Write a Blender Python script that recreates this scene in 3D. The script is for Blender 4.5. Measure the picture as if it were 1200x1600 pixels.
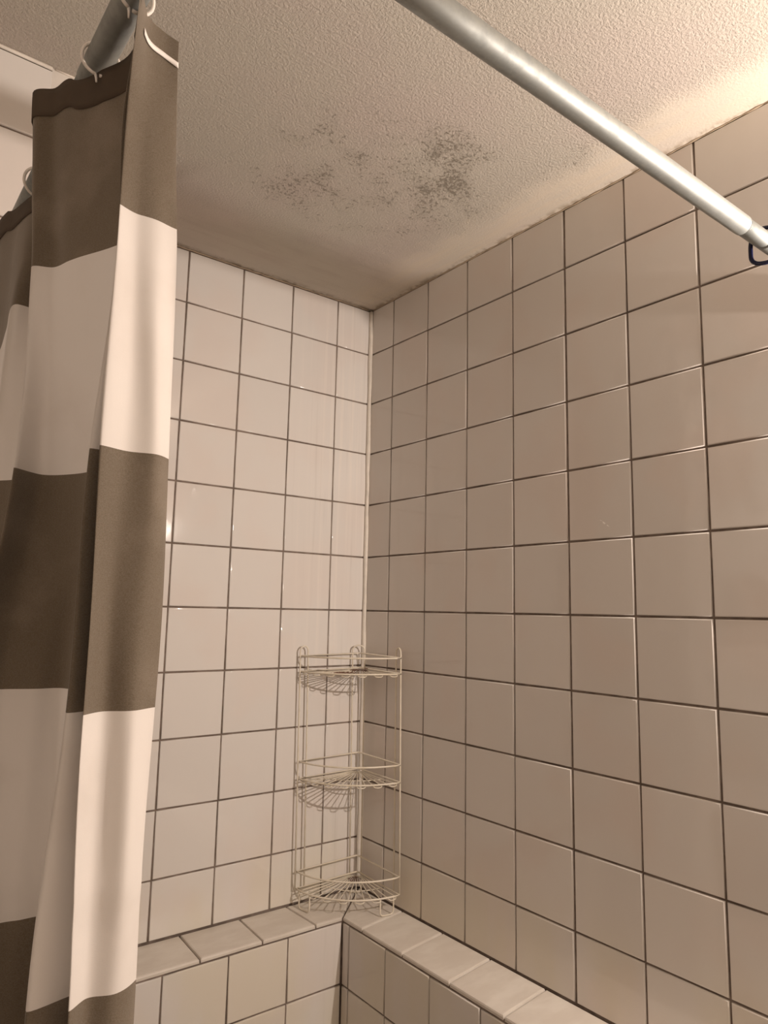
import bpy, bmesh, math, random
from mathutils import Vector, Matrix, Euler

random.seed(7)
SC = bpy.context.scene
for o in list(bpy.data.objects):
    bpy.data.objects.remove(o)
COL = SC.collection
ZUP = 2.312          # survey height (measured downwards from the first tile joint) to height above the floor

# ------------------------------------------------------------------ camera
cam = bpy.data.cameras.new('camera')
camo = bpy.data.objects.new('camera', cam)
COL.objects.link(camo)
camo.location = (-1.19650, -1.62847, ZUP - 0.897527)
camo.rotation_euler = (1.70871463, -0.0200100967, -0.660573945)
cam.sensor_fit = 'VERTICAL'
cam.sensor_height = 24.0
cam.lens = 1110.938 / 1600.0 * 24.0
cam.clip_start = 0.02
SC.camera = camo

# ------------------------------------------------------------------ light
w = bpy.data.worlds.new('world')
SC.world = w
w.use_nodes = True
w.node_tree.nodes['Background'].inputs[0].default_value = (1.0, 0.86, 0.74, 1)
w.node_tree.nodes['Background'].inputs[1].default_value = 0.05


def lamp(name, loc, kind, energy, color, **kw):
    d = bpy.data.lights.new(name, kind)
    d.energy = energy
    d.color = color
    for k, v in kw.items():
        setattr(d, k, v)
    o = bpy.data.objects.new(name, d)
    COL.objects.link(o)
    o.location = loc
    return o


# the one bare bulb beside the shower, and an added, unseen soft fill lamp behind the camera for ambient light
lamp('wall_bulb_light', (-0.013, -1.678, ZUP - 0.545), 'POINT', 53.0, (1.0, 0.865, 0.765), shadow_soft_size=0.011)
a = lamp('added_fill_light', (-1.45, -2.15, 2.27), 'AREA', 4.5, (1.0, 0.86, 0.75), shape='DISK', size=0.7)

SC.view_settings.view_transform = 'Standard'
SC.view_settings.look = 'None'
SC.view_settings.gamma = 1.0
SC.view_settings.use_curve_mapping = False
SC.view_settings.exposure = 0.0


# ------------------------------------------------------------------ helpers
def V3(x, y, z):
    """survey point to world point"""
    return Vector((x, y, z + ZUP))


def link(name, me, m=None, parent=None):
    o = bpy.data.objects.new(name, me)
    COL.objects.link(o)
    if m is not None and len(me.materials) == 0:
        me.materials.append(m)
    if parent is not None:
        o.parent = parent
    return o


def mesh(name, verts, faces, smooth=False):
    me = bpy.data.meshes.new(name)
    me.from_pydata([tuple(v) for v in verts], [], faces)
    me.update()
    if smooth:
        me.shade_smooth()
    return me


def empty(name, loc):
    o = bpy.data.objects.new(name, None)
    COL.objects.link(o)
    o.location = loc
    o.empty_display_size = 0.02
    return o


def tag(o, label=None, cat=None, group=None, kind=None):
    if label: o['label'] = label
    if cat: o['category'] = cat
    if group: o['group'] = group
    if kind: o['kind'] = kind
    return o


class Tube:
    """collects swept wires into one mesh"""
    def __init__(s, origin=(0, 0, 0)):
        s.v = []; s.f = []; s.o = Vector(origin)

    def add(s, pts, r, n=8, closed=False, caps=True):
        pts = [Vector(p) - s.o for p in pts]
        N = len(pts)
        rad = r if hasattr(r, '__len__') else [r] * N
        tang = []
        for i in range(N):
            if closed:
                t = pts[(i + 1) % N] - pts[i - 1]
            else:
                t = pts[min(i + 1, N - 1)] - pts[max(i - 1, 0)]
            tang.append(t.normalized())
        ref = Vector((0, 0, 1)) if abs(tang[0].z) < 0.9 else Vector((1, 0, 0))
        u = tang[0].cross(ref).normalized()
        base = len(s.v)
        for i in range(N):
            u = (u - tang[i] * u.dot(tang[i])).normalized()
            w_ = tang[i].cross(u)
            for k in range(n):
                a_ = 2 * math.pi * k / n
                s.v.append(pts[i] + (u * math.cos(a_) + w_ * math.sin(a_)) * rad[i])
        M = N if closed else N - 1
        for i in range(M):
            j = (i + 1) % N
            for k in range(n):
                k2 = (k + 1) % n
                s.f.append((base + i * n + k, base + i * n + k2, base + j * n + k2, base + j * n + k))
        if caps and not closed:
            s.f.append(tuple(base + k for k in range(n))[::-1])
            s.f.append(tuple(base + (N - 1) * n + k for k in range(n)))
        return s

    def build(s, name, m, parent=None, smooth=True):
        me = mesh(name, s.v, s.f, smooth)
        o = link(name, me, m, parent)
        return o


def smooth_path(pts, k=6, closed=False):
    pts = [Vector(p) for p in pts]
    out = []
    N = len(pts)
    M = N if closed else N - 1
    for i in range(M):
        p0 = pts[i - 1] if (i > 0 or closed) else pts[0]
        p1 = pts[i]; p2 = pts[(i + 1) % N]
        p3 = pts[(i + 2) % N] if (i + 2 < N or closed) else pts[-1]
        for j in range(k):
            t = j / k
            out.append(0.5 * ((2 * p1) + (p2 - p0) * t + (2 * p0 - 5 * p1 + 4 * p2 - p3) * t * t + (3 * p1 - p0 - 3 * p2 + p3) * t ** 3))
    if not closed:
        out.append(pts[-1])
    return out


def box_mesh(name, a_, b_):
    x0, y0, z0 = a_; x1, y1, z1 = b_
    v = [(x0, y0, z0), (x1, y0, z0), (x1, y1, z0), (x0, y1, z0), (x0, y0, z1), (x1, y0, z1), (x1, y1, z1), (x0, y1, z1)]
    f = [(0, 3, 2, 1), (4, 5, 6, 7), (0, 1, 5, 4), (1, 2, 6, 5), (2, 3, 7, 6), (3, 0, 4, 7)]
    return mesh(name, v, f)


# ------------------------------------------------------------------ materials
class NT:
    def __init__(s, name):
        s.m = bpy.data.materials.new(name)
        s.m.use_nodes = True
        s.t = s.m.node_tree
        s.b = s.t.nodes['Principled BSDF']

    def n(s, kind, **kw):
        nd = s.t.nodes.new('ShaderNode' + kind)
        for k, v in kw.items():
            setattr(nd, k, v)
        return nd

    def l(s, a_, b_):
        s.t.links.new(a_, b_)

    def val(s, sock, v):
        if hasattr(v, 'is_output') or isinstance(v, bpy.types.NodeSocket):
            s.l(v, sock)
        else:
            sock.default_value = v

    def math(s, op, a_, b_=0.0, clamp=False):
        nd = s.n('Math', operation=op); nd.use_clamp = clamp
        s.val(nd.inputs[0], a_); s.val(nd.inputs[1], b_)
        return nd.outputs[0]

    def mix(s, fac, a_, b_, blend='MIX'):
        nd = s.n('Mix', data_type='RGBA', blend_type=blend)
        s.val(nd.inputs[0], fac)
        s.val(nd.inputs[6], a_); s.val(nd.inputs[7], b_)
        return nd.outputs[2]

    def noise(s, vec, scale, detail=3.0, rough=0.5, dist=0.0):
        nd = s.n('TexNoise')
        s.l(vec, nd.inputs['Vector'])
        nd.inputs['Scale'].default_value = scale
        nd.inputs['Detail'].default_value = detail
        nd.inputs['Roughness'].default_value = rough
        nd.inputs['Distortion'].default_value = dist
        return nd.outputs[0]

    def ramp(s, v, lo, hi, a_=0.0, b_=1.0, mode='SMOOTHSTEP'):
        nd = s.n('MapRange', interpolation_type=mode)
        s.val(nd.inputs[0], v)
        nd.inputs[1].default_value = lo; nd.inputs[2].default_value = hi
        nd.inputs[3].default_value = a_; nd.inputs[4].default_value = b_
        return nd.outputs[0]

    def pos(s):
        g = s.n('NewGeometry')
        return g.outputs['Position']

    def scaled(s, vec, sc):
        nd = s.n('Mapping'); s.l(vec, nd.inputs[0]); nd.inputs['Scale'].default_value = sc
        return nd.outputs[0]

    def xyz(s, vec):
        nd = s.n('SeparateXYZ'); s.l(vec, nd.inputs[0])
        return nd.outputs

    def bump(s, h, strength, dist):
        nd = s.n('Bump'); s.l(h, nd.inputs['Height'])
        nd.inputs['Strength'].default_value = strength
        nd.inputs['Distance'].default_value = dist
        s.l(nd.outputs[0], s.b.inputs['Normal'])
        return nd

    def blob(s, x, y, c, r):
        """1 inside an ellipse, falling to 0 at its rim"""
        dx = s.math('DIVIDE', s.math('SUBTRACT', x, c[0]), r[0])
        dy = s.math('DIVIDE', s.math('SUBTRACT', y, c[1]), r[1])
        d = s.math('SQRT', s.math('ADD', s.math('MULTIPLY', dx, dx), s.math('MULTIPLY', dy, dy)))
        return s.ramp(d, 0.0, 1.0, 1.0, 0.0)


def simple(name, col, rough=0.5, metal=0.0, spec=0.5):
    k = NT(name)
    p = k.pos()
    nz = k.noise(p, 40, 3)
    c = k.mix(k.ramp(nz, 0.3, 0.7), (*[v * 0.93 for v in col], 1), (*[min(1, v * 1.05) for v in col], 1))
    k.l(c, k.b.inputs['Base Color'])
    k.b.inputs['Roughness'].default_value = rough
    k.b.inputs['Metallic'].default_value = metal
    k.b.inputs['Specular IOR Level'].default_value = spec
    return k.m


def tile_material(name, base, streaks):
    k = NT(name)
    p = k.pos()
    info = k.n('ObjectInfo')
    rnd = info.outputs['Random']
    c = k.mix(rnd, (*[v * 0.965 for v in base], 1), (*[v * 1.025 for v in base], 1))
    big = k.noise(p, 5.0, 2)
    c = k.mix(k.ramp(big, 0.45, 0.65, 0, 0.45), c, (base[0] * 1.0, base[1] * 0.93, base[2] * 0.90, 1))
    x, y, z = k.xyz(p)
    if streaks:
        # whitish soap runs, strongest beside the inner corner
        st = k.noise(k.scaled(p, (55, 55, 1.3)), 1.0, 5, 0.6)
        near = k.ramp(x, -0.34, -0.02, 0.0, 1.0)
        f = k.math('MULTIPLY', k.ramp(st, 0.48, 0.72), near)
        f = k.math('MULTIPLY', f, k.ramp(z, 1.0, 1.6, 0.35, 1.0))
        c = k.mix(k.math('MULTIPLY', f, 0.75), c, (0.86, 0.80, 0.74, 1))
        dk = k.noise(k.scaled(p, (70, 70, 2.0)), 1.0, 4, 0.6)
        c = k.mix(k.math('MULTIPLY', k.math('MULTIPLY', k.ramp(dk, 0.55, 0.75), near), 0.28), c, (0.45, 0.40, 0.36, 1))
    # yellowish film low on the wall
    low = k.ramp(z, 0.70, 0.92, 1.0, 0.0)
    lown = k.noise(k.scaled(p, (6, 6, 2)), 1.0, 3)
    c = k.mix(k.math('MULTIPLY', k.math('MULTIPLY', low, k.ramp(lown, 0.35, 0.6)), 0.45), c,
              (base[0] * 0.97, base[1] * 0.93, base[2] * 0.74, 1))
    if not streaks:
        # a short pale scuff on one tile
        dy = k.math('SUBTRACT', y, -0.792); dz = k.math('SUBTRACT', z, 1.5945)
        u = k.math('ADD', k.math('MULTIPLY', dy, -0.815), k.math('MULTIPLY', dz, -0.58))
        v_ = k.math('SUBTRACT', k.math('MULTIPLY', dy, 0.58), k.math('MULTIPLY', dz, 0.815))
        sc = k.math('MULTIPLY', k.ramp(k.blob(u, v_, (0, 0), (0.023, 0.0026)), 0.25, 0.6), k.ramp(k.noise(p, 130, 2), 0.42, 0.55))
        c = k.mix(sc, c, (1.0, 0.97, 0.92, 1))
    k.l(c, k.b.inputs['Base Color'])
    rg = k.noise(p, 9, 4)
    k.l(k.ramp(rg, 0.3, 0.7, 0.035, 0.075), k.b.inputs['Roughness'])
    k.b.inputs['Specular IOR Level'].default_value = 0.45
    k.bump(k.noise(p, 26, 2), 0.10, 0.002)
    return k.m


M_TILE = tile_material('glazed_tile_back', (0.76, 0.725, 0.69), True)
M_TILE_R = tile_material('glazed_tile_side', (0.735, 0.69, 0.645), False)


def ledge_material():
    k = NT('ledge_tile')
    p = k.pos()
    st = k.noise(k.scaled(p, (10, 24, 10)), 1.0, 4, 0.6)
    c = k.mix(k.ramp(st, 0.35, 0.7), (0.66, 0.60, 0.53, 1), (0.74, 0.69, 0.62, 1))
    k.l(c, k.b.inputs['Base Color'])
    k.b.inputs['Roughness'].default_value = 0.38
    k.bump(k.noise(p, 30, 3), 0.15, 0.002)
    return k.m


M_LEDGE = ledge_material()


def grout_material():
    k = NT('grout')
    p = k.pos()
    nz = k.noise(p, 30, 4, 0.6)
    c = k.mix(k.ramp(nz, 0.35, 0.65), (0.165, 0.125, 0.10, 1), (0.26, 0.205, 0.17, 1))
    nb = k.noise(p, 4, 2)
    c = k.mix(k.ramp(nb, 0.55, 0.65, 0, 0.5), c, (0.07, 0.05, 0.04, 1))
    k.l(c, k.b.inputs['Base Color'])
    k.b.inputs['Roughness'].default_value = 0.9
    k.bump(nz, 0.4, 0.002)
    return k.m


M_GROUT = grout_material()
M_CAULK = simple('caulk', (0.76, 0.70, 0.62), 0.45)
M_CAULK_OLD = simple('stained_caulk', (0.50, 0.40, 0.29), 0.7)
M_PAINT = simple('wall_paint', (0.72, 0.675, 0.62), 0.7)
M_FLOOR = simple('floor_tile', (0.26, 0.22, 0.18), 0.5)


def ceiling_material():
    k = NT('textured_ceiling')
    p = k.pos()
    x, y, z = k.xyz(p)
    warp = k.noise(p, 9, 3)
    edge_r = k.ramp(k.math('ADD', x, k.math('MULTIPLY', k.math('SUBTRACT', warp, 0.5), 0.10)), -0.17, -0.06, 0, 1)
    edge_l = k.ramp(k.math('ADD', y, k.math('MULTIPLY', k.math('SUBTRACT', warp, 0.5), 0.16)), -0.30, -0.12, 0, 1)
    edge = k.math('MAXIMUM', edge_r, edge_l)
    base = (0.63, 0.58, 0.505, 1)
    c = k.mix(k.ramp(k.noise(p, 3.0, 3), 0.4, 0.65), base, (0.64, 0.565, 0.505, 1))
    # brushed-over band beside the walls: creamier, streaked along the wall
    stx = k.noise(k.scaled(p, (55, 6, 1)), 1.0, 4, 0.6)
    c = k.mix(k.math('MULTIPLY', edge_r, k.ramp(stx, 0.35, 0.65, 0.25, 0.85)), c, (0.68, 0.60, 0.495, 1))
    sty = k.noise(k.scaled(p, (6, 40, 1)), 1.0, 4, 0.6)
    c = k.mix(k.math('MULTIPLY', edge_l, k.ramp(sty, 0.45, 0.7, 0.0, 0.35)), c, (0.52, 0.45, 0.39, 1))
    # mildew
    m1 = k.blob(x, y, (-0.40, -0.50), (0.37, 0.34))
    m2 = k.blob(x, y, (-0.30, -0.67), (0.17, 0.15))
    m3 = k.blob(x, y, (-0.22, -0.55), (0.14, 0.16))
    m4 = k.blob(x, y, (-0.12, -0.85), (0.10, 0.40))
    m = k.math('ADD', k.math('MULTIPLY', m1, 0.62), k.math('ADD', k.math('MULTIPLY', m2, 0.55), k.math('MULTIPLY', m3, 0.45)))
    m = k.math('ADD', m, k.math('MULTIPLY', m4, 0.25))
    cl = k.noise(k.scaled(p, (1.0, 1.0, 1.35)), 9, 7, 0.72, 0.5)
    sp = k.noise(p, 120, 3, 0.65)
    v = k.math('ADD', k.math('MULTIPLY', cl, 0.50), k.math('MULTIPLY', sp, 0.62))
    thr = k.math('SUBTRACT', v, k.math('SUBTRACT', 0.655, k.math('MULTIPLY', m, 0.12)))
    spots = k.ramp(thr, 0.0, 0.07, 0, 1)
    spots = k.math('MULTIPLY', spots, k.ramp(m, 0.0, 0.30))
    haze = k.math('MULTIPLY', k.ramp(cl, 0.44, 0.64), k.math('MULTIPLY', k.ramp(m, 0.0, 0.9), 0.42))
    c = k.mix(haze, c, (0.36, 0.32, 0.26, 1))
    c = k.mix(k.math('MULTIPLY', spots, 0.62), c, (0.20, 0.17, 0.13, 1))
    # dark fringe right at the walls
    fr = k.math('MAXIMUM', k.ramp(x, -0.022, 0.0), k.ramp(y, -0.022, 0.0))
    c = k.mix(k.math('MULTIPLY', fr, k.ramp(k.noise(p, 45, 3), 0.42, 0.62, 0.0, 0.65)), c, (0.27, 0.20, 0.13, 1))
    k.l(c, k.b.inputs['Base Color'])
    k.b.inputs['Roughness'].default_value = 0.85
    k.b.inputs['Specular IOR Level'].default_value = 0.2
    n1 = k.noise(p, 210, 4, 0.68)
    n2 = k.noise(p, 60, 2, 0.5)
    h = k.math('ADD', k.ramp(n1, 0.36, 0.80, mode='LINEAR'), k.math('MULTIPLY', n2, 0.5))
    h = k.math('MULTIPLY', h, k.ramp(edge, 0, 1, 1.0, 0.16))
    h = k.math('ADD', h, k.math('MULTIPLY', k.math('MULTIPLY', stx, edge_r), 0.30))
    h = k.math('ADD', h, k.math('MULTIPLY', k.math('MULTIPLY', sty, edge_l), 0.15))
    k.bump(h, 0.95, 0.0026)
    return k.m


M_CEIL = ceiling_material()


def fabric(name, z_stripes):
    """woven polyester, woven in broad white and brown bands, lets some light through"""
    k = NT(name)
    p = k.pos()
    x, y, z = k.xyz(p)
    white = (0.73, 0.685, 0.645, 1)
    brown = (0.135, 0.103, 0.068, 1)
    # bands alternate every 0.2045 m below the top band
    t = k.math('DIVIDE', k.math('SUBTRACT', ZUP - 0.571, z), 0.2035)
    f = k.math('FLOOR', t)
    odd = k.math('ABSOLUTE', k.math('MODULO', k.math('ADD', f, 11.0), 2.0))
    is_white = k.math('GREATER_THAN', odd, 0.5)
    c = k.mix(is_white, brown, white)
    dirt = k.noise(p, 14, 4)
    c = k.mix(k.ramp(dirt, 0.5, 0.75, 0, 0.16), c, (0.45, 0.37, 0.30, 1))
    wv = k.noise(k.scaled(p, (900, 900, 1900)), 1.0, 1)
    c = k.mix(k.ramp(wv, 0.3, 0.7, 0, 0.05), c, (0.9, 0.85, 0.8, 1))
    k.l(c, k.b.inputs['Base Color'])
    k.b.inputs['Roughness'].default_value = 0.75
    k.b.inputs['Specular IOR Level'].default_value = 0.25
    k.b.inputs['Sheen Weight'].default_value = 0.30
    k.bump(wv, 0.08, 0.0004)
    tr = k.n('BsdfTranslucent')
    k.l(c, tr.inputs['Color'])
    mx = k.n('MixShader')
    mx.inputs[0].default_value = 0.16
    k.l(k.b.outputs[0], mx.inputs[1]); k.l(tr.outputs[0], mx.inputs[2])
    k.l(mx.outputs[0], k.t.nodes['Material Output'].inputs['Surface'])
    return k.m


M_CLOTH = fabric('striped_curtain_cloth', None)
M_TAPE = simple('white_tape', (0.85, 0.80, 0.75), 0.6)
M_HEM = simple('brown_hem', (0.085, 0.060, 0.040), 0.85)


def ring_plastic(name, col, trans):
    k = NT(name)
    p = k.pos()
    c = k.mix(k.ramp(k.noise(p, 90, 2), 0.3, 0.7), (*col, 1), (*[min(1, v * 1.08) for v in col], 1))
    k.l(c, k.b.inputs['Base Color'])
    k.b.inputs['Roughness'].default_value = 0.22
    k.b.inputs['Subsurface Weight'].default_value = trans
    k.b.inputs['Subsurface Radius'].default_value = (0.01, 0.008, 0.006)
    k.b.inputs['Subsurface Scale'].default_value = 0.4
    return k.m


M_RING = ring_plastic('clear_white_plastic', (0.78, 0.72, 0.66), 0.3)
M_NAVY = ring_plastic('navy_plastic', (0.010, 0.012, 0.045), 0.0)


def metal(name, col, rough):
    k = NT(name)
    p = k.pos()
    nz = k.noise(k.scaled(p, (60, 60, 60)), 1.0, 5, 0.65)
    sc = k.noise(k.scaled(p, (9, 160, 160)), 1.0, 4, 0.6)
    c = k.mix(k.ramp(nz, 0.4, 0.7), (*col, 1), (*[v * 0.86 for v in col], 1))
    k.l(c, k.b.inputs['Base Color'])
    k.b.inputs['Metallic'].default_value = 0.8
    k.l(k.ramp(k.math('MULTIPLY', nz, k.math('ADD', sc, 0.5)), 0.3, 0.7, rough, rough + 0.16), k.b.inputs['Roughness'])
    k.bump(sc, 0.06, 0.0008)
    return k.m


M_ROD = metal('brushed_aluminium', (0.38, 0.40, 0.39), 0.50)
M_ROD_IN = metal('inner_tube_aluminium', (0.35, 0.37, 0.36), 0.52)


def wire_material(name, rusty):
    k = NT(name)
    p = k.pos()
    x, y, z = k.xyz(p)
    c = k.mix(k.ramp(k.noise(p, 25, 3), 0.35, 0.7), (0.80, 0.735, 0.62, 1), (0.73, 0.655, 0.52, 1))
    if rusty:
        # bare rusted stretches where the coating has gone
        a1 = k.blob(x, y, (-0.115, -0.085), (0.085, 0.06))
        a2 = k.blob(x, y, (-0.045, -0.045), (0.04, 0.04))
        m = k.math('MAXIMUM', a1, a2)
        top = k.math('GREATER_THAN', z, ZUP - 1.09)
        bot = k.math('LESS_THAN', z, ZUP - 1.57)
        m = k.math('ADD', k.math('MULTIPLY', k.math('MULTIPLY', m, top), 1.0), k.math('MULTIPLY', k.math('MULTIPLY', a2, bot), 0.62))
        rn = k.noise(p, 70, 4, 0.6)
        f = k.ramp(k.math('ADD', k.math('MULTIPLY', m, 0.9), k.math('SUBTRACT', rn, 0.5)), 0.28, 0.42)
        c = k.mix(f, c, (0.15, 0.06, 0.028, 1))
    k.l(c, k.b.inputs['Base Color'])
    k.b.inputs['Roughness'].default_value = 0.38
    return k.m


M_WIRE = wire_material('cream_coated_wire', False)
M_WIRE_R = wire_material('cream_wire_with_rust', True)

# ------------------------------------------------------------------ the room
CE = -0.012          # ceiling
LZ = -1.6295         # top of the ledge
FL = -ZUP            # floor
GW = 0.0042          # joint width
TH = 0.0075          # tile thickness seen above the grout bed

_tile_cache = {}


def tile_mesh(wd, ht):
    """a glazed tile lying in local XY, front towards +Z, with a rounded rim"""
    key = (round(wd, 4), round(ht, 4))
    if key in _tile_cache:
        return _tile_cache[key]
    v = []; f = []
    levels = [(0.0, -0.0060), (0.0, -0.0012), (0.0007, -0.0003), (0.0020, 0.0)]
    for ins, z in levels:
        x = wd / 2 - ins; y = ht / 2 - ins
        v += [(-x, -y, z), (x, -y, z), (x, y, z), (-x, y, z)]
    for i in range(len(levels) - 1):
        for k in range(4):
            k2 = (k + 1) % 4
            f.append((i * 4 + k, i * 4 + k2, i * 4 + 4 + k2, i * 4 + 4 + k))
    n = (len(levels) - 1) * 4
    f.append((n, n + 1, n + 2, n + 3))
    me = mesh('tile', v, f)
    me.shade_smooth()
    for p in me.polygons:
        if len(p.vertices) == 4 and abs(p.normal.z) > 0.999:
            p.use_smooth = False
    _tile_cache[key] = me
    return me


# orientation of a tile's local X, Y (up) and Z (outwards) on each plane
BACK = Matrix(((1, 0, 0), (0, 0, -1), (0, 1, 0)))        # faces -y
SIDE = Matrix(((0, 0, -1), (-1, 0, 0), (0, 1, 0)))       # faces -x


def lay(parent, m, rot, u0, u1, v0, v1, plane, jitter=1.0):
    """one tile between joint centres u0..u1 (along the wall) and heights v0..v1 (survey)"""
    wd = (u1 - u0) - GW; ht = (v1 - v0) - GW
    me0 = tile_mesh(wd, ht)
    key = me0.name + m.name
    me = _mat_cache.get(key)
    if me is None:
        me = me0.copy(); me.materials.clear(); me.materials.append(m)
        _mat_cache[key] = me
    o = bpy.data.objects.new('tile', me)
    COL.objects.link(o)
    cu = (u0 + u1) / 2; cv = (v0 + v1) / 2 + ZUP
    out = random.uniform(-0.0004, 0.0004) * jitter
    if rot is BACK:
        loc = Vector((cu, plane - out, cv))
    else:
        loc = Vector((plane - out, cu, cv))
    R = rot.to_4x4()
    tilt = Euler((random.gauss(0, 0.0016) * jitter, random.gauss(0, 0.0016) * jitter, random.gauss(0, 0.0008) * jitter)).to_matrix().to_4x4()
    o.parent = parent
    o.matrix_world = Matrix.Translation(loc) @ R @ tilt
    return o


_mat_cache = {}


def struct(name, me, m):
    o = link(name, me, m)
    o['kind'] = 'structure'
    return o


# survey heights of the joints
ROWS = [CE - 0.0015] + [-0.1508 - 0.15 * 0 , -0.3009, -0.4505, -0.5998, -0.7491, -0.8985, -1.0490, -1.1997, -1.3515, -1.5005, LZ + 0.001]
ROWS_L = [-0.0155] + ROWS[1:]

# ceiling: real slab
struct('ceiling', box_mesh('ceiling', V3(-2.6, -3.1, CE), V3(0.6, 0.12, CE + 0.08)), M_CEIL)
struct('floor', box_mesh('floor', V3(-2.6, -3.1, FL - 0.08), V3(0.6, 0.12, FL)), M_FLOOR)

# wall_back: the bright tiled wall left of the inner corner
wb = struct('wall_back', box_mesh('wall_back', V3(-0.95, 0.0035, FL), V3(0.11, 0.12, CE)), M_GROUT)
US = [-0.0032, -0.1193, -0.2679, -0.4175, -0.5680, -0.7180, -0.8680, -0.948]
for i in range(len(US) - 1):
    for j in range(len(ROWS_L) - 1):
        lay(wb, M_TILE, BACK, US[i + 1], US[i], ROWS_L[j + 1], ROWS_L[j], 0.0)

# wall_right: the side wall
wr = struct('wall_right', box_mesh('wall_right', V3(0.0035, -1.50, FL), V3(0.51, 0.0034, CE)), M_GROUT)
VS = [-0.0060, -0.1058, -0.2543, -0.4045, -0.5550, -0.7058, -0.8552, -1.0050, -1.1550, -1.3050, -1.4550]
for i in range(len(VS) - 1):
    for j in range(len(ROWS) - 1):
        y0, y1 = VS[i + 1], VS[i]
        if i == 4: y0 += 0.0012      # the wider black joint
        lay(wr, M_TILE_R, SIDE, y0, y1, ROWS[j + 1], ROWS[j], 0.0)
pp = link('painted_panel', box_mesh('painted_panel', V3(0.0004, -1.4995, FL), V3(0.0033, -1.458, CE)), M_PAINT, wr)

# white bead in the inner corner, and stained bead under the ceiling
tb = Tube()
pts = [V3(-0.0025 + 0.0006 * math.sin(k * 1.7), -0.0025 + 0.0005 * math.sin(k * 2.3), LZ + 0.004 + k * (CE - 0.006 - LZ - 0.004) / 40) for k in range(41)]
tb.add(pts, [0.0068 + 0.0006 * math.sin(k * 0.9) for k in range(41)], 8)
o = tb.build('trim_1', M_CAULK); o['kind'] = 'structure'
tb = Tube()
pts = [V3(0.0005 + 0.0008 * math.sin(k * 2.1), -0.01 - k * 1.5 / 120, CE - 0.0012 + random.uniform(-0.0005, 0.0004)) for k in range(121)]
tb.add(pts, [0.0016 + random.uniform(-0.0006, 0.0010) for k in range(121)], 6)
o = tb.build('trim_2', M_CAULK_OLD); o['kind'] = 'structure'
tb = Tube()
pts = [V3(-0.01 - k * 0.9 / 80, 0.0005 + 0.0008 * math.sin(k * 1.9), CE - 0.002 + random.uniform(-0.0005, 0.0004)) for k in range(81)]
tb.add(pts, [0.0016 + random.uniform(-0.0005, 0.0007) for k in range(81)], 6)
o = tb.build('trim_3', M_CAULK_OLD); o['kind'] = 'structure'

# the low L-shaped wall along both sides, with its ledge
YF = -0.1328; XF = -0.1425
lw = struct('wall_low', mesh('wall_low', *[
    [V3(-0.94, 0.003, z) for z in (FL, LZ - 0.0075)] + [V3(-0.94, YF + 0.0035, z) for z in (FL, LZ - 0.0075)] +
    [V3(XF + 0.0035, YF + 0.0035, z) for z in (FL, LZ - 0.0075)] + [V3(XF + 0.0035, -1.45, z) for z in (FL, LZ - 0.0075)] +
    [V3(0.003, -1.45, z) for z in (FL, LZ - 0.0075)] + [V3(0.003, 0.003, z) for z in (FL, LZ - 0.0075)],
    [(0, 1, 3, 2), (2, 3, 5, 4), (4, 5, 7, 6), (6, 7, 9, 8), (8, 9, 11, 10), (10, 11, 1, 0),
     (1, 11, 5, 3), (11, 9, 7, 5), (0, 2, 4, 10), (4, 6, 8, 10)]]), M_GROUT)
LR = [LZ - 0.0105, -1.7790, -1.9290, -2.0790, -2.2290, FL + 0.002]
ul = [XF, -0.2905, -0.4375, -0.5840, -0.7340, -0.8840]
for i in range(len(ul) - 1):
    for j in range(len(LR) - 1):
        lay(lw, M_TILE, BACK, ul[i + 1], ul[i], LR[j + 1], LR[j], YF)
vl = [YF - 0.001, -0.1605, -0.2995, -0.4471, -0.5923, -0.7423, -0.8923, -1.0423, -1.1923, -1.3423]
for i in range(len(vl) - 1):
    for j in range(len(LR) - 1):
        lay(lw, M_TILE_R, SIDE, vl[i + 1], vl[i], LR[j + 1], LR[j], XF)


def ledge_tile(quad, name='ledge_tile'):
    """a cap tile given by its four top corners (x, y), counter-clockwise; rounded lip"""
    c = Vector((sum(q[0] for q in quad) / 4, sum(q[1] for q in quad) / 4, 0))
    v = []; f = []
    for ins, z in ((0.0, -0.0085), (0.0, -0.0040), (0.0012, -0.0011), (0.0040, 0.0)):
        n4 = len(quad)
        for i in range(n4):
            p0 = Vector((*quad[i - 1], 0)); p1 = Vector((*quad[i], 0)); p2 = Vector((*quad[(i + 1) % n4], 0))
            e1 = (p1 - p0).normalized(); e2 = (p2 - p1).normalized()
            n1 = Vector((-e1.y, e1.x, 0)); n2 = Vector((-e2.y, e2.x, 0))
            b_ = (n1 + n2); b_ = b_ / max(0.3, b_.dot(n1))
            q = p1 + b_ * (ins + GW * 0.42)
            v.append(V3(q.x, q.y, LZ + z) - V3(c.x, c.y, LZ))
    for i in range(3):
        for k in range(4):
            k2 = (k + 1) % 4
            f.append((i * 4 + k, i * 4 + k2, i * 4 + 4 + k2, i * 4 + 4 + k))
    f.append((12, 13, 14, 15))
    me = mesh('ledge_tile', v, f)
    o = link('ledge_tile', me, M_LEDGE, lw)
    o.location = V3(c.x, c.y, LZ + random.uniform(-0.0003, 0.0003))
    return o


def ccw(q):
    a_ = sum(q[i][0] * q[(i + 1) % 4][1] - q[(i + 1) % 4][0] * q[i][1] for i in range(4))
    return q if a_ > 0 else q[::-1]


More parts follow.
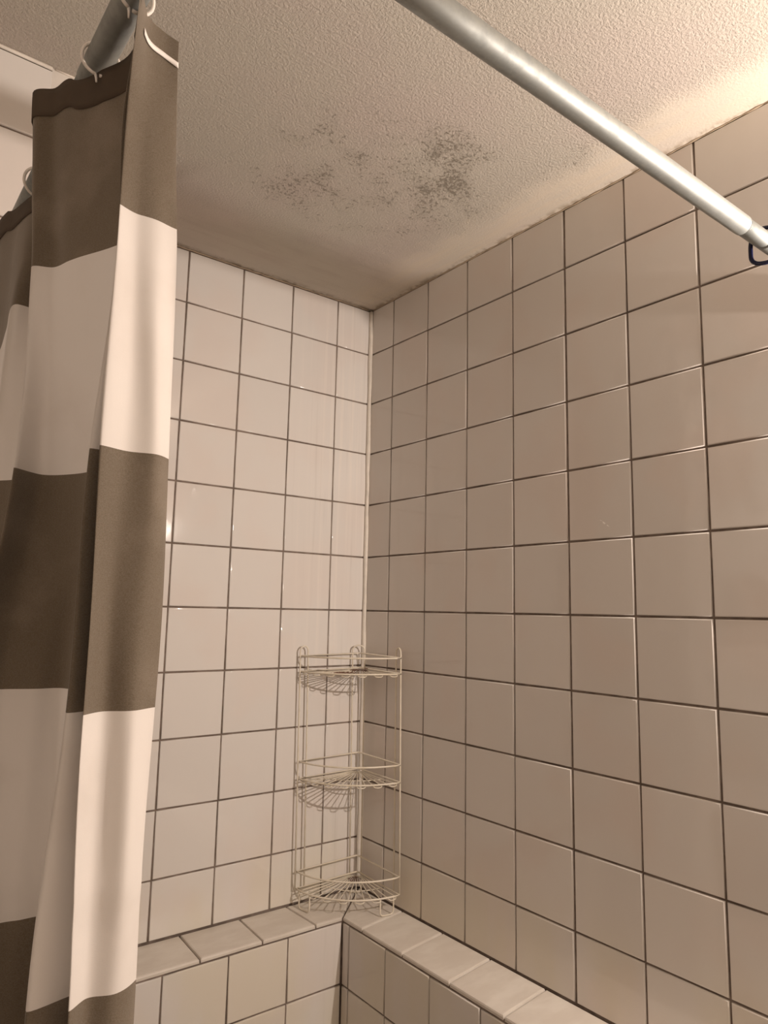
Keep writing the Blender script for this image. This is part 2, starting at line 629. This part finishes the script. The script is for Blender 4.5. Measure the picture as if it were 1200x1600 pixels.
YE = YF + 0.0006; XE = XF + 0.0006    # the cap tiles' lips stand proud of the faces
jl = [(-0.0085 + 0.0075, XE), (-0.2210, -0.2160), (-0.3480, -0.3560), (-0.4960, -0.5030), (-0.6460, -0.6520), (-0.796, -0.802), (-0.938, -0.938)]
for i in range(len(jl) - 1):
    (b0, f0), (b1, f1) = jl[i], jl[i + 1]
    ledge_tile(ccw([(b0, 0.0006), (b1, 0.0006), (f1, YE), (f0, YE)]))
jr = [(-0.001, YE), (-0.1880, -0.2105), (-0.3340, -0.3570), (-0.4845, -0.5055), (-0.6340, -0.6520), (-0.784, -0.802), (-0.934, -0.952), (-1.084, -1.102), (-1.234, -1.252), (-1.384, -1.402)]
for i in range(len(jr) - 1):
    (b0, f0), (b1, f1) = jr[i], jr[i + 1]
    ledge_tile(ccw([(0.0006, b0), (0.0006, b1), (XE, f1), (XE, f0)]))

# wall_left: the nearer tiled wall at the far left, behind the curtain
YW = -0.4316
wl = struct('wall_left', box_mesh('wall_left', V3(-2.4, YW + 0.0035, FL), V3(-0.95, 0.12, CE)), M_GROUT)
FR = [CE - 0.0045, -0.1470, -0.2970, -0.4470, -0.5970, -0.7470, -0.8970, -1.0470, -1.1970, -1.3470, -1.4970, -1.6470, -1.7970, -1.9470, -2.0970, -2.2470, FL + 0.004]
fx = [-0.9860, -1.1360, -1.2860]
for i in range(2):
    for j in range(len(FR) - 1):
        lay(wl, M_TILE, BACK, fx[i + 1], fx[i], FR[j + 1], FR[j], YW, 0.7)
link('painted_strip', box_mesh('painted_strip', V3(-0.9885, YW + 0.0012, FL), V3(-0.951, YW + 0.0034, CE)), M_PAINT, wl)
link('painted_panel', box_mesh('painted_panel', V3(-2.4, YW + 0.0012, FL), V3(-1.288, YW + 0.0034, CE)), M_PAINT, wl)
tb = Tube()
tb.add([V3(-1.28, YW - 0.001, CE - 0.003), V3(-1.1, YW - 0.001, CE - 0.003), V3(-0.989, YW - 0.001, CE - 0.003)], 0.0032, 8)
tb.add([V3(-0.984, YW, CE - 0.001), V3(-0.952, YW, CE - 0.001)], 0.0016, 6)
o = tb.build('trim_4', M_CAULK); o['kind'] = 'structure'

# the rest of the bathroom, behind and beside the camera
struct('wall_front', box_mesh('wall_front', V3(-2.6, -3.1, FL), V3(0.6, -3.0, CE)), M_PAINT)
struct('wall_far_left', box_mesh('wall_far_left', V3(-2.5, -3.0, FL), V3(-2.4, YW, CE)), M_PAINT)

struct('wall_far_right', box_mesh('wall_far_right', V3(0.5, -3.0, FL), V3(0.6, -1.5, CE)), M_PAINT)

# ------------------------------------------------------------------ the two curtain rods
RZ = -0.390


def ring_pts(c, axis, r1, r2=None, n=28, a0=0.0, a1=2 * math.pi):
    r2 = r2 or r1
    out = []
    for k in range(n):
        t = a0 + (a1 - a0) * k / n
        u, v = r1 * math.cos(t), r2 * math.sin(t)
        if axis == 'x':
            out.append(V3(c[0], c[1] + u, c[2] + v))
        elif axis == 'y':
            out.append(V3(c[0] + u, c[1], c[2] + v))
    return out


def flange(t, p, d):
    """stepped cup at a rod end; p is the wall point, d the direction into the room"""
    prof = [(0.0, 0.0), (0.0, 0.026), (0.004, 0.026), (0.007, 0.023), (0.012, 0.017), (0.020, 0.0155), (0.020, 0.0128)]
    pts = [Vector(p) + Vector(d) * a_ for a_, _ in prof]
    base = len(t.v); n = 28
    d = Vector(d); u = d.cross(Vector((0, 0, 1))).normalized(); w_ = d.cross(u)
    for (a_, r) in prof[1:]:
        for k in range(n):
            an = 2 * math.pi * k / n
            t.v.append(Vector(p) + d * a_ + (u * math.cos(an) + w_ * math.sin(an)) * r - t.o)
    for i in range(len(prof) - 2):
        for k in range(n):
            k2 = (k + 1) % n
            t.f.append((base + i * n + k, base + i * n + k2, base + (i + 1) * n + k2, base + (i + 1) * n + k))
    t.f.append(tuple(base + k for k in range(n))[::-1])


YR = -1.224; XR = -1.045
rod = empty('curtain_rod', V3(0, YR, RZ))
tag(rod, 'silver telescoping metal rod crossing the upper right in front of the ceiling', 'curtain rod', 'curtain rods')
o_ = V3(0, YR, RZ)
tb = Tube(o_)
tb.add([V3(-1.022, YR, RZ), V3(-0.8, YR, RZ), V3(-0.5, YR, RZ), V3(-0.304, YR, RZ), V3(-0.3025, YR, RZ), V3(-0.3018, YR, RZ)],
       [0.0127, 0.0127, 0.0127, 0.0127, 0.0124, 0.0115], 36)
tb.build('outer_tube', M_ROD, rod)
tb = Tube(o_)
tb.add([V3(-0.33, YR, RZ), V3(-0.2, YR, RZ), V3(0.000, YR, RZ)], 0.01165, 36)
tb.build('inner_tube', M_ROD_IN, rod)
tb = Tube(o_)
flange(tb, V3(0.0, YR, RZ), (-1, 0, 0))
tb.build('end_flange', M_ROD, rod)
tb = Tube(o_)
tb.add(ring_pts((-0.3005, YR, RZ), 'x', 0.0119), 0.0005, 6, closed=True)
tb.build('lock_seam', M_ROD, rod)

rod2 = empty('curtain_rod', V3(XR, YW, RZ))
tag(rod2, 'dark shaded metal rod at upper left from which the striped curtain hangs', 'curtain rod', 'curtain rods')
o_ = V3(XR, YW, RZ)
tb = Tube(o_)
tb.add([V3(XR, -0.95, RZ), V3(XR, -1.1, RZ), V3(XR, YR - 0.013, RZ)], 0.0127, 36)
tb.build('outer_tube', M_ROD, rod2)
tb = Tube(o_)
tb.add([V3(XR, -0.97, RZ), V3(XR, -0.7, RZ), V3(XR, YW, RZ)], 0.0118, 36)
tb.build('inner_tube', M_ROD_IN, rod2)
tb = Tube(o_)
flange(tb, V3(XR, YW, RZ), (0, -1, 0))
tb.build('end_flange', M_ROD, rod2)
# elbow socket that takes the silver rod
tb = Tube(o_)
tb.add([V3(XR + 0.0, YR, RZ), V3(XR + 0.024, YR, RZ)], 0.0145, 28)
tb.build('elbow_socket', M_ROD_IN, rod2)

# ------------------------------------------------------------------ striped curtain
LV = {   # plan of the cloth (x, y) at several heights, from the wall end to the free edge
    'z': [-0.392, -0.470, -0.571, -0.777, -0.979, -1.180, -1.320, -2.080],
    'p': [
        [(-1.052, -.455), (-1.058, -.52), (-1.065, -.60), (-1.057, -.66), (-1.048, -.72), (-1.034, -.76), (-1.040, -.82), (-1.083, -.890), (-1.068, -.916), (-1.061, -.940), (-1.0434, -.988), (-1.0288, -1.032), (-1.0455, -1.102), (-1.0470, -1.106), (-1.0484, -1.109), (-1.033, -1.078), (-1.0160, -1.069), (-1.0025, -1.070)],
        [(-1.050, -.455), (-1.056, -.52), (-1.060, -.60), (-1.058, -.67), (-1.056, -.75), (-1.036, -.78), (-1.034, -.825), (-1.078, -.889), (-1.063, -.910), (-1.053, -.935), (-1.030, -.975), (-1.018, -1.015), (-1.0385, -1.048), (-1.030, -1.050), (-1.0410, -1.068), (-1.0240, -1.0630), (-1.0080, -1.0625), (-0.9955, -1.0595)],
        [(-1.045, -.455), (-1.050, -.54), (-1.051, -.615), (-1.060, -.70), (-1.068, -.785), (-1.042, -.792), (-1.027, -.83), (-1.070, -.889), (-1.054, -.909), (-1.045, -.934), (-1.021, -.984), (-1.014, -1.015), (-1.0330, -1.040), (-1.022, -1.044), (-1.0400, -1.0610), (-1.0210, -1.0560), (-1.0020, -1.0570), (-0.9870, -1.0525)],
        [(-1.045, -.455), (-1.055, -.54), (-1.060, -.63), (-1.074, -.72), (-1.082, -.80), (-1.064, -.84), (-1.052, -.87), (-1.074, -.915), (-1.045, -.893), (-1.020, -.925), (-1.0115, -.960), (-1.010, -1.01), (-1.0440, -1.048), (-1.022, -1.046), (-1.0410, -1.0660), (-1.0205, -1.0580), (-0.9985, -1.0625), (-0.9800, -1.0520)],
        [(-1.045, -.455), (-1.06, -.55), (-1.070, -.66), (-1.085, -.72), (-1.094, -.78), (-1.097, -.82), (-1.092, -.85), (-1.080, -.868), (-1.056, -.868), (-1.032, -.876), (-1.006, -.888), (-1.004, -.98), (-1.0480, -1.048), (-1.022, -1.046), (-1.0395, -1.0685), (-1.0215, -1.0570), (-0.9990, -1.0640), (-0.9805, -1.0520)],
        [(-1.045, -.455), (-1.06, -.55), (-1.075, -.66), (-1.092, -.72), (-1.102, -.78), (-1.104, -.83), (-1.095, -.865), (-1.080, -.880), (-1.058, -.881), (-1.034, -.886), (-1.004, -.895), (-1.002, -.98), (-1.0575, -1.048), (-1.020, -1.044), (-1.0345, -1.0665), (-1.0190, -1.0555), (-1.0010, -1.0612), (-0.9810, -1.0500)],
        [(-1.045, -.455), (-1.06, -.55), (-1.075, -.66), (-1.095, -.72), (-1.105, -.78), (-1.108, -.83), (-1.098, -.865), (-1.082, -.882), (-1.060, -.883), (-1.034, -.888), (-1.004, -.898), (-1.002, -.98), (-1.0610, -1.048), (-1.018, -1.044), (-1.0315, -1.0655), (-1.0190, -1.0560), (-1.0030, -1.0600), (-0.9820, -1.0500)],
        [(-1.045, -.455), (-1.06, -.55), (-1.08, -.66), (-1.10, -.72), (-1.11, -.78), (-1.11, -.83), (-1.10, -.865), (-1.082, -.885), (-1.060, -.885), (-1.034, -.890), (-1.004, -.900), (-1.000, -.98), (-1.0750, -1.040), (-1.012, -1.044), (-1.0220, -1.0650), (-1.0150, -1.0560), (-1.0000, -1.0600), (-0.9780, -1.0490)],
    ],
    # height of the hanging top edge at each control point
    't': [-.388, -.390, -.393, -.392, -.394, -.396, -.394, -.391, -.391, -.392, -.4045, -.4045, -.4045, -.4045, -.4045, -.4045, -.4045, -.408],
}


def lerp_levels(z):
    zs = LV['z']
    if z >= zs[0]:
        return LV['p'][0]
    for i in range(len(zs) - 1):
        if z >= zs[i + 1]:
            t = (zs[i] - z) / (zs[i] - zs[i + 1])
            # Catmull-Rom in height so the folds run smoothly
            P = [LV['p'][max(i - 1, 0)], LV['p'][i], LV['p'][i + 1], LV['p'][min(i + 2, len(zs) - 1)]]
            out = []
            for k in range(len(P[0])):
                q = []
                for a_ in (0, 1):
                    p0, p1, p2, p3 = (P[j][k][a_] for j in range(4))
                    m1 = (p2 - p0) * 0.4; m2 = (p3 - p1) * 0.4
                    if i >= 5: m1 = m2 = p2 - p1
                    h = (2 * t ** 3 - 3 * t * t + 1) * p1 + (t ** 3 - 2 * t * t + t) * m1 + (-2 * t ** 3 + 3 * t * t) * p2 + (t ** 3 - t * t) * m2
                    q.append(h)
                out.append(tuple(q))
            return out
    return LV['p'][-1]


SUB = 9
NC = (len(LV['t']) - 1) * SUB + 1


lerp_top = smooth_path([(x, y, 0) for x, y in LV['p'][0]], SUB)


def cloth_row(s):
    """s: 0 at the hanging top edge, 1 at the bottom hem; returns a row of points"""
    tops = smooth_path([(t, 0, 0) for t in LV['t']], SUB)
    cur = []
    zn = -0.392 + s * (-2.08 + 0.392)
    plan = smooth_path([(x, y, 0) for x, y in lerp_levels(zn)], SUB)
    for k in range(NC):
        zt = tops[k].x
        x, y = plan[k].x, plan[k].y
        dx = abs(lerp_top[k].x - XR)
        if dx < 0.0152:      # the cloth hangs clear of the rod
            zt = min(zt, RZ - math.sqrt(0.0152 ** 2 - dx * dx) + 0.0006)
        z = zt + s * (-2.08 - zt)
        u = k / NC * 40
        # slight irregularities of hanging cloth
        x += 0.0009 * math.sin(z * 21 + u) * min(1, s * 8)
        y += 0.0010 * math.sin(z * 16 + u * 1.6) * min(1, s * 8)
        # the ironed crease across the front fold
        if k > 13 * SUB:
            y -= 0.0009 * math.exp(-((z + 1.112) / 0.010) ** 2)
            if z < -1.112: y += 0.0007 * math.exp(-((z + 1.13) / 0.02) ** 2)
        cur.append(V3(x, y, z))
    return cur


cur_o = V3(XR, -0.75, RZ)
curtain = empty('shower_curtain', cur_o)
tag(curtain, 'fabric shower curtain with broad brown and white horizontal bands hanging from the dark rod', 'shower curtain')
NR = 150
v = []; f = []
for j in range(NR + 1):
    s = (j / NR)
    v += [p - cur_o for p in cloth_row(s)]
for j in range(NR):
    for k in range(NC - 1):
        a_ = j * NC + k
        f.append((a_, a_ + 1, a_ + NC + 1, a_ + NC))
me = mesh('cloth', v, f, True)
cl = link('cloth', me, M_CLOTH, curtain)
rows = [cloth_row(s) for s in (0.0, 0.0045, 0.009, 0.0135)]


def strip(name, m, k0, k1, s0, s1, off, n=3):
    """narrow band of cloth lying on the curtain's outer face"""
    rr = [cloth_row(s0 + (s1 - s0) * i / n) for i in range(n + 1)]
    vv = []; ff = []
    W = k1 - k0
    for side in (off, off + 0.0006 * (1 if off > 0 else -1)):
        for r_ in rr:
            for k in range(k0, k1):
                t = (r_[min(k + 1, NC - 1)] - r_[max(k - 1, 0)]); t.z = 0; t.normalize()
                nrm = Vector((t.y, -t.x, 0))
                vv.append(r_[k] + nrm * side - cur_o)
    H = n + 1
    for j in range(n):
        for k in range(W - 1):
            a_ = j * W + k
            ff.append((a_, a_ + 1, a_ + W + 1, a_ + W))
            b_ = a_ + H * W
            ff.append((b_, b_ + W, b_ + W + 1, b_ + 1))
    for k in range(W - 1):
        for j, flip in ((0, 0), (n, 1)):
            a_ = j * W + k; b_ = a_ + H * W
            ff.append((a_, b_, b_ + 1, a_ + 1) if not flip else (a_, a_ + 1, b_ + 1, b_))
    for j in range(n):
        for k, flip in ((0, 0), (W - 1, 1)):
            a_ = j * W + k; b_ = a_ + H * W
            ff.append((a_, a_ + W, b_ + W, b_) if not flip else (a_, b_, b_ + W, a_ + W))
    me = mesh(name, vv, ff, True)
    return link(name, me, m, curtain)


strip('top_hem', M_HEM, 0, 12 * SUB, 0.0, 0.0165, 0.0007, 4)
tp = strip('hem_tape', M_TAPE, 14 * SUB + 6, NC, 0.0115, 0.0142, 0.0007, 2)
tp['label'] = 'narrow white stitched tape below the top edge'


# ------------------------------------------------------------------ rings
def white_ring(y, tilt, first=None, swing=0.0):
    """pear-shaped plastic hook ring hanging round the rod, its pin through the cloth"""
    prof = []
    n = 40
    for k in range(n):
        t = 2 * math.pi * k / n
        r = 0.0235
        px_, pz = r * math.cos(t), r * math.sin(t) * 1.06 - 0.0085
        if pz < -0.022:
            px_ *= 0.92
        prof.append(Vector((px_, 0, pz)))
    # open the loop into a C at the lower left and let its pin run down through the cloth
    return prof


def make_ring(y, tilt, yaw):
    o = bpy.data.objects.new('curtain_ring', None)
    COL.objects.link(o)
    o.location = V3(XR, y, RZ)
    o.rotation_euler = (tilt, 0, yaw)
    t = Tube()
    pts = []
    n = 34
    for k in range(n + 1):
        a_ = math.radians(-92 + (348) * k / n)
        pts.append(Vector((0.0168 * math.cos(a_), 0.0006 * math.sin(a_ * 2), 0.0172 * math.sin(a_) - 0.0030)))
    t.add(pts, [0.0015 + 0.0003 * math.sin(math.pi * k / n) for k in range(n + 1)], 10)
    t.build('loop', M_RING, o)
    t = Tube()
    e0 = pts[0]; e1 = pts[-1]
    t.add([e1, e1 + Vector((0.001, 0, -0.004)), e1 + Vector((0.0015, 0, -0.0085))], [0.0014, 0.0012, 0.0009], 8)
    t.build('pin', M_RING, o)
    return o


RG = 'clear plastic curtain rings on the dark rod'
tag(make_ring(-1.082, 0.12, 0.25), 'white plastic ring at the very top of the picture, above the pale front curtain fold', 'curtain ring', RG)
tag(make_ring(-0.985, -0.10, -0.10), 'white plastic ring round the dark rod above the brown middle fold of the curtain', 'curtain ring', RG)
tag(make_ring(-0.735, 0.10, 0.20), 'white plastic ring mostly hidden behind the left edge of the brown middle fold', 'curtain ring', RG)
tag(make_ring(-0.615, -0.05, -0.10), 'white plastic ring with its pin in the dark fold at far left', 'curtain ring', RG)

nv = empty('curtain_ring', V3(-0.242, YR, RZ))
tag(nv, 'navy blue plastic ring hanging from the thin end of the silver rod', 'curtain ring')
t = Tube()
pts = []
for (yy, zz) in [(-0.0150, 0.004), (-0.0135, 0.0125), (-0.006, 0.0175), (0.004, 0.0172), (0.0125, 0.011), (0.0160, 0.000), (0.0168, -0.012), (0.0160, -0.0235), (0.0100, -0.0300), (0.0, -0.0318), (-0.0100, -0.0300), (-0.0158, -0.0235), (-0.0165, -0.010)]:
    pts.append(Vector((0, yy, zz)))
t.add(smooth_path(pts, 5, closed=True), 0.0029, 10, closed=True)
t.build('loop', M_NAVY, nv)
nv.rotation_euler = (0, 0, 0.30)

# ------------------------------------------------------------------ corner caddy
cad_o = V3(-0.10, -0.09, LZ)
cad = empty('corner_caddy', cad_o)
tag(cad, 'cream coated wire corner caddy with three tiers standing on the tiled ledge, partly rusted', 'shower caddy')


def cad_geo(z):
    """back corner, left reach and right reach of the frame at a height (it leans a little)"""
    t = (z + 1.018) / (-1.588 + 1.018)
    bx = -0.024 + 0.009 * t
    A = Vector((-0.2105 + 0.0075 * t, -0.0155))      # left end
    B = Vector((-0.0160, -0.1840 - 0.009 * t))       # right end
    return Vector((bx, -0.0125)), A, B


def on_arc(z, t, k=1.0):
    """t from 0 (left end) to pi/2 (right end), k scales towards the back corner"""
    K, A, B = cad_geo(z)
    x = B.x + (A.x - B.x) * math.cos(t)
    y = A.y + (B.y - A.y) * math.sin(t)
    x = K.x + (x - K.x) * k; y = K.y + (y - K.y) * k
    return V3(x, y, z)


def frame_wire(t, z, r, zback=0.0):
    K, A, B = cad_geo(z)
    kk = V3(K.x, K.y, z + zback)
    c1 = V3(K.x - 0.010, K.y - 0.0004, z + zback); c2 = V3(K.x - 0.0004 + 0.002, K.y - 0.010, z + zback)
    pts = [on_arc(z, 0.0)]
    pts += [on_arc(z, math.pi / 2 * k / 22) for k in range(1, 23)]
    pts += [c2, V3(K.x - 0.001, K.y - 0.003, z + zback), V3(K.x - 0.003, K.y - 0.001, z + zback), c1]
    t.add(pts, r, 8, closed=True)


for zr, zf in ((-1.0180, -1.0575), (-1.2820, -1.3240), (-1.5470, -1.5880)):
    t = Tube(cad_o); frame_wire(t, zr, 0.0022, 0.0035)
    t.build('guard_rail', M_WIRE, cad)
    t = Tube(cad_o); frame_wire(t, zf, 0.0022, 0.0035)
    shelf = t.build('shelf', M_WIRE_R, cad)
    # spokes: pairs bent from one wire, with a short hoop under the front rim
    NP = 7
    for q in range(NP):
        tc = math.pi / 2 * (q + 0.5) / NP
        hw = math.pi / 2 / NP * 0.27
        z1 = zf - 0.0028
        pts = [on_arc(z1 + 0.003, tc - hw, 0.13), on_arc(z1, tc - hw, 0.3), on_arc(z1, tc - hw, 0.97),
               on_arc(z1 - 0.0012, tc - hw * 0.92, 1.0), on_arc(z1 - 0.0030, tc - hw * 0.6, 1.015), on_arc(z1 - 0.0034, tc, 1.02),
               on_arc(z1 - 0.0030, tc + hw * 0.6, 1.015), on_arc(z1 - 0.0012, tc + hw * 0.92, 1.0),
               on_arc(z1, tc + hw, 0.97), on_arc(z1, tc + hw, 0.3), on_arc(z1 + 0.003, tc + hw, 0.13)]
        t = Tube(cad_o)
        t.add(pts, 0.0013, 6)
        sp = t.build('spoke_wire', M_WIRE_R, shelf)
    t = Tube(cad_o)
    t.add([on_arc(zf - 0.0050, math.pi / 2 * k / 18, 0.60) for k in range(19)], 0.0013, 6)
    t.build('cross_wire', M_WIRE_R, shelf)
    t = Tube(cad_o)
    t.add([on_arc(zf - 0.0006, math.pi / 2 * k / 8, 0.14) for k in range(9)], 0.0016, 6)
    t.build('cross_wire', M_WIRE_R, shelf)

ZT, ZB = -0.9935, -1.5895


def upright(top_a, top_b, bot_a, bot_b):
    """a long inverted U of wire between two feet points; (x, y) pairs at top and bottom"""
    t = Tube(cad_o)
    a1 = V3(*top_a, ZT - 0.013); b1 = V3(*top_b, ZT - 0.013)
    a0 = V3(*bot_a, ZB); b0 = V3(*bot_b, ZB)
    mid = (a1 + b1) / 2
    pts = [a0, a0.lerp(a1, 0.5), a1]
    hb = (a1 - b1) / 2
    for k in range(1, 10):
        an = math.pi * k / 10
        pts.append(mid + hb * math.cos(an) + Vector((0, 0, 0.0135 * math.sin(an))))
    pts += [b1, b1.lerp(b0, 0.5), b0]
    t.add(pts, 0.0021, 8)
    return t.build('upright', M_WIRE, cad)


upright((-0.2135, -0.0135), (-0.1900, -0.0135), (-0.2055, -0.0135), (-0.1790, -0.0135))
upright((-0.0450, -0.0105), (-0.0160, -0.0260), (-0.0370, -0.0105), (-0.0110, -0.0260))
upright((-0.0140, -0.1810), (-0.0140, -0.1620), (-0.0140, -0.1910), (-0.0140, -0.1680))


def foot(p0, p1):
    t = Tube(cad_o)
    zt = -1.5905; zb = LZ + 0.0024
    (x0, y0), (x1, y1) = p0, p1
    d = Vector((x1 - x0, y1 - y0))
    q = [(0, zt), (0.02, zt - 0.008), (0.02, zb + 0.008), (0.10, zb + 0.002), (0.25, zb), (0.75, zb), (0.90, zb + 0.002), (0.98, zb + 0.008), (0.98, zt - 0.008), (1, zt)]
    pts = [V3(x0 + d.x * a_, y0 + d.y * a_, z) for a_, z in q]
    t.add(smooth_path(pts, 3), 0.0019, 8)
    return t.build('foot', M_WIRE, cad)


foot((-0.2040, -0.0320), (-0.1980, -0.0720))
foot((-0.0700, -0.1860), (-0.0330, -0.1925))
foot((-0.0480, -0.0165), (-0.0185, -0.0400))

bpy.context.view_layer.update()
